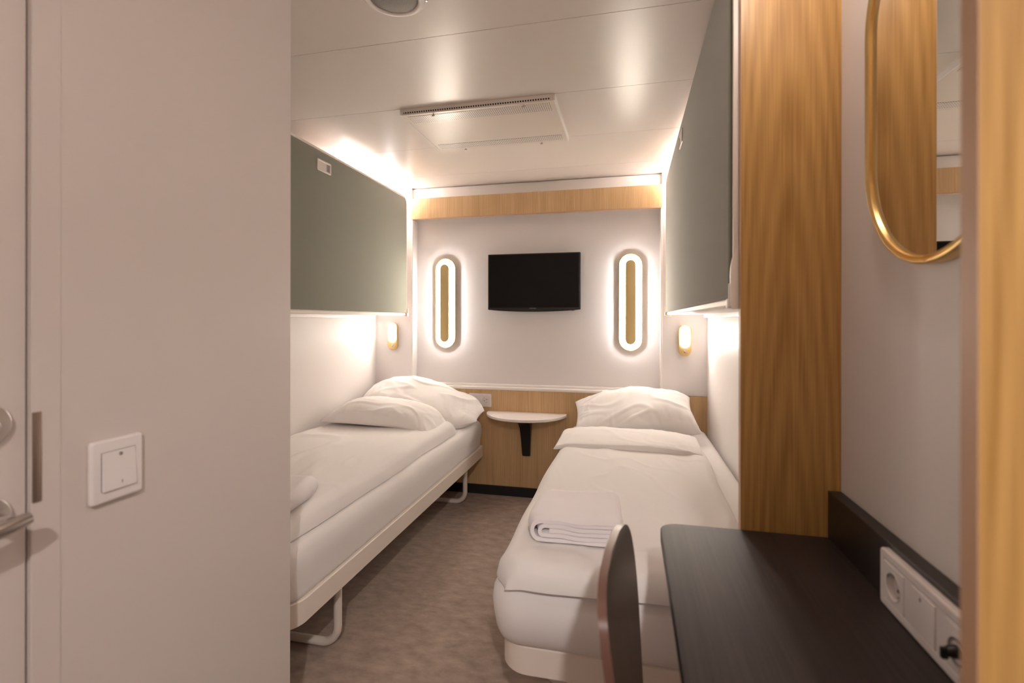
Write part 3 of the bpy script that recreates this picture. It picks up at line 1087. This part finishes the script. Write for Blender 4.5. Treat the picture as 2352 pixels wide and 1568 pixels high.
# ------------------------------------------------------------------ towels
def towel(loc, rz, seed, label, W=0.27, L=0.26):
    """folded terry towel: a band wound back and forth, swept along its length"""
    # centreline of the folded band in (x, z): three layers round two bends
    lay = 0.0138
    path = []

    def run(x_a, x_b, z):
        for i in range(14):
            t_ = i / 13
            path.append((x_a + (x_b - x_a) * t_, z + 0.0022 * math.sin(t_ * 5 + seed + z * 12)))

    def bend(x_c, z_c, r, a0, a1):
        for i in range(1, 8):
            a = a0 + (a1 - a0) * i / 8
            path.append((x_c + r * math.cos(a), z_c + r * math.sin(a)))
    h = W / 2
    run(h * 0.97, -h + 0.034, lay * 0.5)
    bend(-h + 0.034, lay * 2.5, lay * 2.0, -PI / 2, -3 * PI / 2)
    run(-h + 0.034, h - 0.014, lay * 4.5)
    bend(h - 0.014, lay * 4.0, lay * 0.5, PI / 2, -PI / 2)
    run(h - 0.014, -h + 0.044, lay * 3.5)
    bend(-h + 0.044, lay * 2.5, lay * 1.0, PI / 2, 3 * PI / 2)
    run(-h + 0.044, h - 0.022, lay * 1.5)
    bend(h - 0.022, lay * 2.0, lay * 0.5, -PI / 2, PI / 2)
    run(h - 0.022, -h + 0.060, lay * 2.5)
    bm = bmesh.new()
    n_ = len(path)
    # thick band outline
    lo, hi = [], []
    for i, (x, z) in enumerate(path):
        a, b = path[max(0, i - 1)], path[min(n_ - 1, i + 1)]
        tx, tz = b[0] - a[0], b[1] - a[1]
        l_ = math.hypot(tx, tz) or 1
        nx, nz_ = -tz / l_, tx / l_
        e = lay * 0.5 * 0.86
        lo.append((x + nx * e, z + nz_ * e))
        hi.append((x - nx * e, z - nz_ * e))
    outl = lo + hi[::-1]
    m = Matrix.Translation(loc) @ Matrix.Rotation(rz, 4, 'Z')
    loops = []
    K = 26
    for k in range(K + 1):
        v = k / K
        y = (v - 0.5) * L
        edge = min(v, 1 - v) * L
        sh = 1 - 0.10 * (1 - smooth(0, 0.03, edge))
        loop = []
        for x, z in outl:
            dz = 0.0035 * nz(x * 16 + seed, y * 14, z * 8) + 0.012 * nz(x * 5, y * 6 + seed, 2.0) * min(1.0, z / 0.05)
            dy = 0.008 * nz(x * 9, z * 40 + seed, v * 2)
            loop.append(tuple(m @ Vector((x * (1 - 0.05 * v) * (1 - 0.10 * (1 - smooth(0, 0.05, edge))) + 0.004 * nz(y * 10, seed, z * 30), y + dy, max(0.0, z * sh + dz * (z > 0.004))))))
        loops.append(loop)
    loft(bm, loops)
    o = obj('towel', bm, M_TERRY, smooth=60)
    return tag(o, label, 'towel', 'folded white towels')


towel((-0.150, 1.490, MT + 0.056), math.radians(2), 1.7, 'folded white terry towel on the right bed, its rolled layers facing the chair')
towel((-1.140, 1.365, MT + 0.068), math.radians(188), 4.2, 'folded white towel at the foot of the left bed, cut off by the near wall')

# ------------------------------------------------------------------ desk
ZK = 0.726
dk = thing('desk', ((0.069 + XD) / 2, 0.80, ZK - 0.03), 'dark brown wall-mounted desk top with rounded corner below the oval mirror', 'desk')
cxk, hxk = (0.069 + XD) / 2, (XD - 0.069) / 2
cyk, hyk = (0.4325 + YP) / 2, (YP - 0.4325) / 2 - 0.0005
bm = slab(bmesh.new(), hxk, hyk, (0.001, 0.040, 0.001, 0.001), ZK - 0.026, ZK, 0.0015, n=8, seg=2, cx=cxk, cy=cyk)
obj('desktop', bm, M_WENGE, dk, smooth=40)
obj('backsplash', B(0.4085, XD, 0.4330, YP - 0.0005, ZK - 0.001, 0.824, bev=0.0012), M_WENGEV, dk, smooth=0)
obj('support_cleat', B(0.10, XD, YP - 0.030, YP - 0.001, ZK - 0.075, ZK - 0.026, bev=0.001), M_WENGEV, dk, smooth=0)

# socket strip on the backsplash
t = thing('socket_strip', (0.4085, 0.80, 0.7270), 'white triple socket plate on the dark backsplash behind the desk', 'socket')
xs_ = 0.4081
yc_, hl = 0.799, 0.121
zc_ = 0.7718
xf = face_xneg(xs_, yc_, zc_)
socket_plate(t, xf, hl, 0.0445, (-0.0770, 0.0, 0.0770), 0.0105)
schuko(t, xf, -0.0770, 0.0118, ang=1.05)
r_ = rocker(t, xf, 0.0, 0.0120)
bm = slab(bmesh.new(), 0.0295, 0.0295, 0.001, 0.001, 0.0116, 0.001, n=3, xf=face_xneg(xs_, yc_ - 0.0770, zc_))
obj('jack_insert', bm, M_PLASTIC, t)
bm = slab(bmesh.new(), 0.0018, 0.0028, 0.0008, 0.0115, 0.0124, 0, n=3, xf=lambda p: xf((p[0] - 0.004, p[1] + 0.020, p[2])))
obj('indicator', bm, M_MARK, r_)
bm = ringplate(bmesh.new(), 0.0165, 0.0165, 0.0165, 0.0030, 0.0110, 0.0135, 10, xf=face_xneg(xs_, yc_ - 0.0765, zc_))
obj('jack_ring', bm, M_STEEL, t, smooth=40)
# black plug pushed into the strip
pl = thing('power_plug', (xs_ - 0.0125, yc_ - 0.0765, zc_), 'small black plug pushed into the white triple socket plate behind the desk', 'plug')
bm = tube(bmesh.new(), [(xs_ - 0.0118, yc_ - 0.0765, zc_), (xs_ - 0.0185, yc_ - 0.0765, zc_ - 0.0005), (xs_ - 0.024, yc_ - 0.0765, zc_ - 0.001)], lambda t: 0.0078 if t < 0.7 else 0.0055, 14)
obj('plug_body', bm, M_BLACK, pl, smooth=40)
obj('grip', B(xs_ - 0.030, xs_ - 0.022, yc_ - 0.0795, yc_ - 0.0735, zc_ - 0.010, zc_ + 0.004, bev=0.0015), M_BLACK, pl)

# ------------------------------------------------------------------ mirror
my, mz0, mz1 = 0.826, 1.262, 1.866
mr = thing('mirror', (XD, my, mz0), 'tall oval wall mirror with a slim brass frame above the desk', 'mirror')
mh, mw = (mz1 - mz0) / 2, 0.190
xf = face_xneg(XD, my, (mz0 + mz1) / 2)
bm = slab(bmesh.new(), mw - 0.008, mh - 0.008, mw - 0.008, 0.001, 0.0125, 0.0, n=28, xf=xf)
obj('mirror_glass', bm, M_MIRROR, mr, smooth=30)
bm = bmesh.new()
prof = [(0.0, 0.0005), (0.0, 0.016), (0.0015, 0.0195), (0.0045, 0.021), (0.0068, 0.0195), (0.0075, 0.0175), (0.0085, 0.0195), (0.0105, 0.0205), (0.0125, 0.019), (0.0135, 0.016), (0.0135, 0.0005)]
rings = []
for ins, z in prof:
    rings.append([bm.verts.new(xf((x, y, z))) for x, y in rrect(mw - ins, mh - ins, mw - ins, 28)])
rings.append(rings[0])
for a, b in zip(rings, rings[1:]):
    for i in range(len(a)):
        j = (i + 1) % len(a)
        bm.faces.new((a[i], a[j], b[j], b[i]))
obj('mirror_frame', bm, M_BRASS, mr, smooth=60)

# ------------------------------------------------------------------ chair at the desk (faces +X)
ch = thing('desk_chair', (0.13, 0.78, 0), 'dark bent plywood chair tucked in at the dark desk, before the right bed', 'chair')
CY_, HWB = 0.795, 0.165
ZB0, ZB1 = 0.47, 0.822


def back_pt(a, z, off):
    """a -1 near edge .. 1 far edge; plate curls towards the seat at its sides and leans back at the top"""
    t_ = (z - ZB0) / (ZB1 - ZB0)
    y = CY_ + a * HWB
    x = -0.029 + 0.015 * a + 0.040 * (1 - t_) ** 0.65 + 0.005 * a * a
    return Vector((x + off, y, z))


def half_w(z):
    """half-width of the plate at height z (rounded shield outline)"""
    t_ = (z - ZB0) / (ZB1 - ZB0)
    lo = 0.74 + 0.26 * smooth(0.0, 0.80, t_)
    return lo * max(0.0, 1 - (max(0.0, t_ - 0.5) / 0.5) ** 9.0) ** 0.30


bm = bmesh.new()
na, nz_c = 22, 30
TH = 0.012
gr = []
for off in (-TH / 2, TH / 2):
    g = []
    for j in range(nz_c + 1):
        z = ZB0 + (ZB1 - ZB0) * (1 - (1 - j / nz_c) ** 1.6)
        hw_ = max(half_w(z), 0.02)
        g.append([bm.verts.new(back_pt((2 * i / na - 1) * hw_, z, off)) for i in range(na + 1)])
    gr.append(g)
for g, fl in zip(gr, (False, True)):
    for j in range(nz_c):
        for i in range(na):
            q = (g[j][i], g[j][i + 1], g[j + 1][i + 1], g[j + 1][i])
            bm.faces.new(q[::-1] if fl else q)
A, Bq = gr


def rim(a, b, c, d):
    f = bm.faces.new((a, b, c, d))
    f.material_index = 1


for j in range(nz_c):
    rim(A[j][0], A[j + 1][0], Bq[j + 1][0], Bq[j][0])
    rim(A[j][na], Bq[j][na], Bq[j + 1][na], A[j + 1][na])
for i in range(na):
    rim(A[0][i], Bq[0][i], Bq[0][i + 1], A[0][i + 1])
    rim(A[nz_c][i], A[nz_c][i + 1], Bq[nz_c][i + 1], Bq[nz_c][i])
obj('backrest', bm, [M_CHAIR, M_PLYEDGE], ch, smooth=50)
bm = slab(bmesh.new(), 0.195, 0.195, 0.06, 0.432, 0.447, 0.004, n=8, cx=0.20, cy=CY_)
obj('seat', bm, M_CHAIR, ch)
for s in (-1, 1):
    bm = tube(bmesh.new(), fillet([(0.34, CY_ + s * 0.17, 0.434), (0.345, CY_ + s * 0.175, 0.24), (0.36, CY_ + s * 0.19, 0.0)], 0.02), 0.011, 10)
    obj('leg', bm, M_STEEL, ch, smooth=60)
    bm = tube(bmesh.new(), [(0.06, CY_ + s * 0.165, 0.434), (0.0, CY_ + s * 0.19, 0.0)], 0.011, 10)
    obj('leg', bm, M_STEEL, ch, smooth=60)
    bm = tube(bmesh.new(), fillet([(0.10, CY_ + s * 0.09, 0.428), (-0.006, CY_ + s * 0.09, 0.425), (-0.022, CY_ + s * 0.09, 0.58)], 0.03), 0.009, 10)
    obj('back_support', bm, M_STEEL, ch, smooth=60)
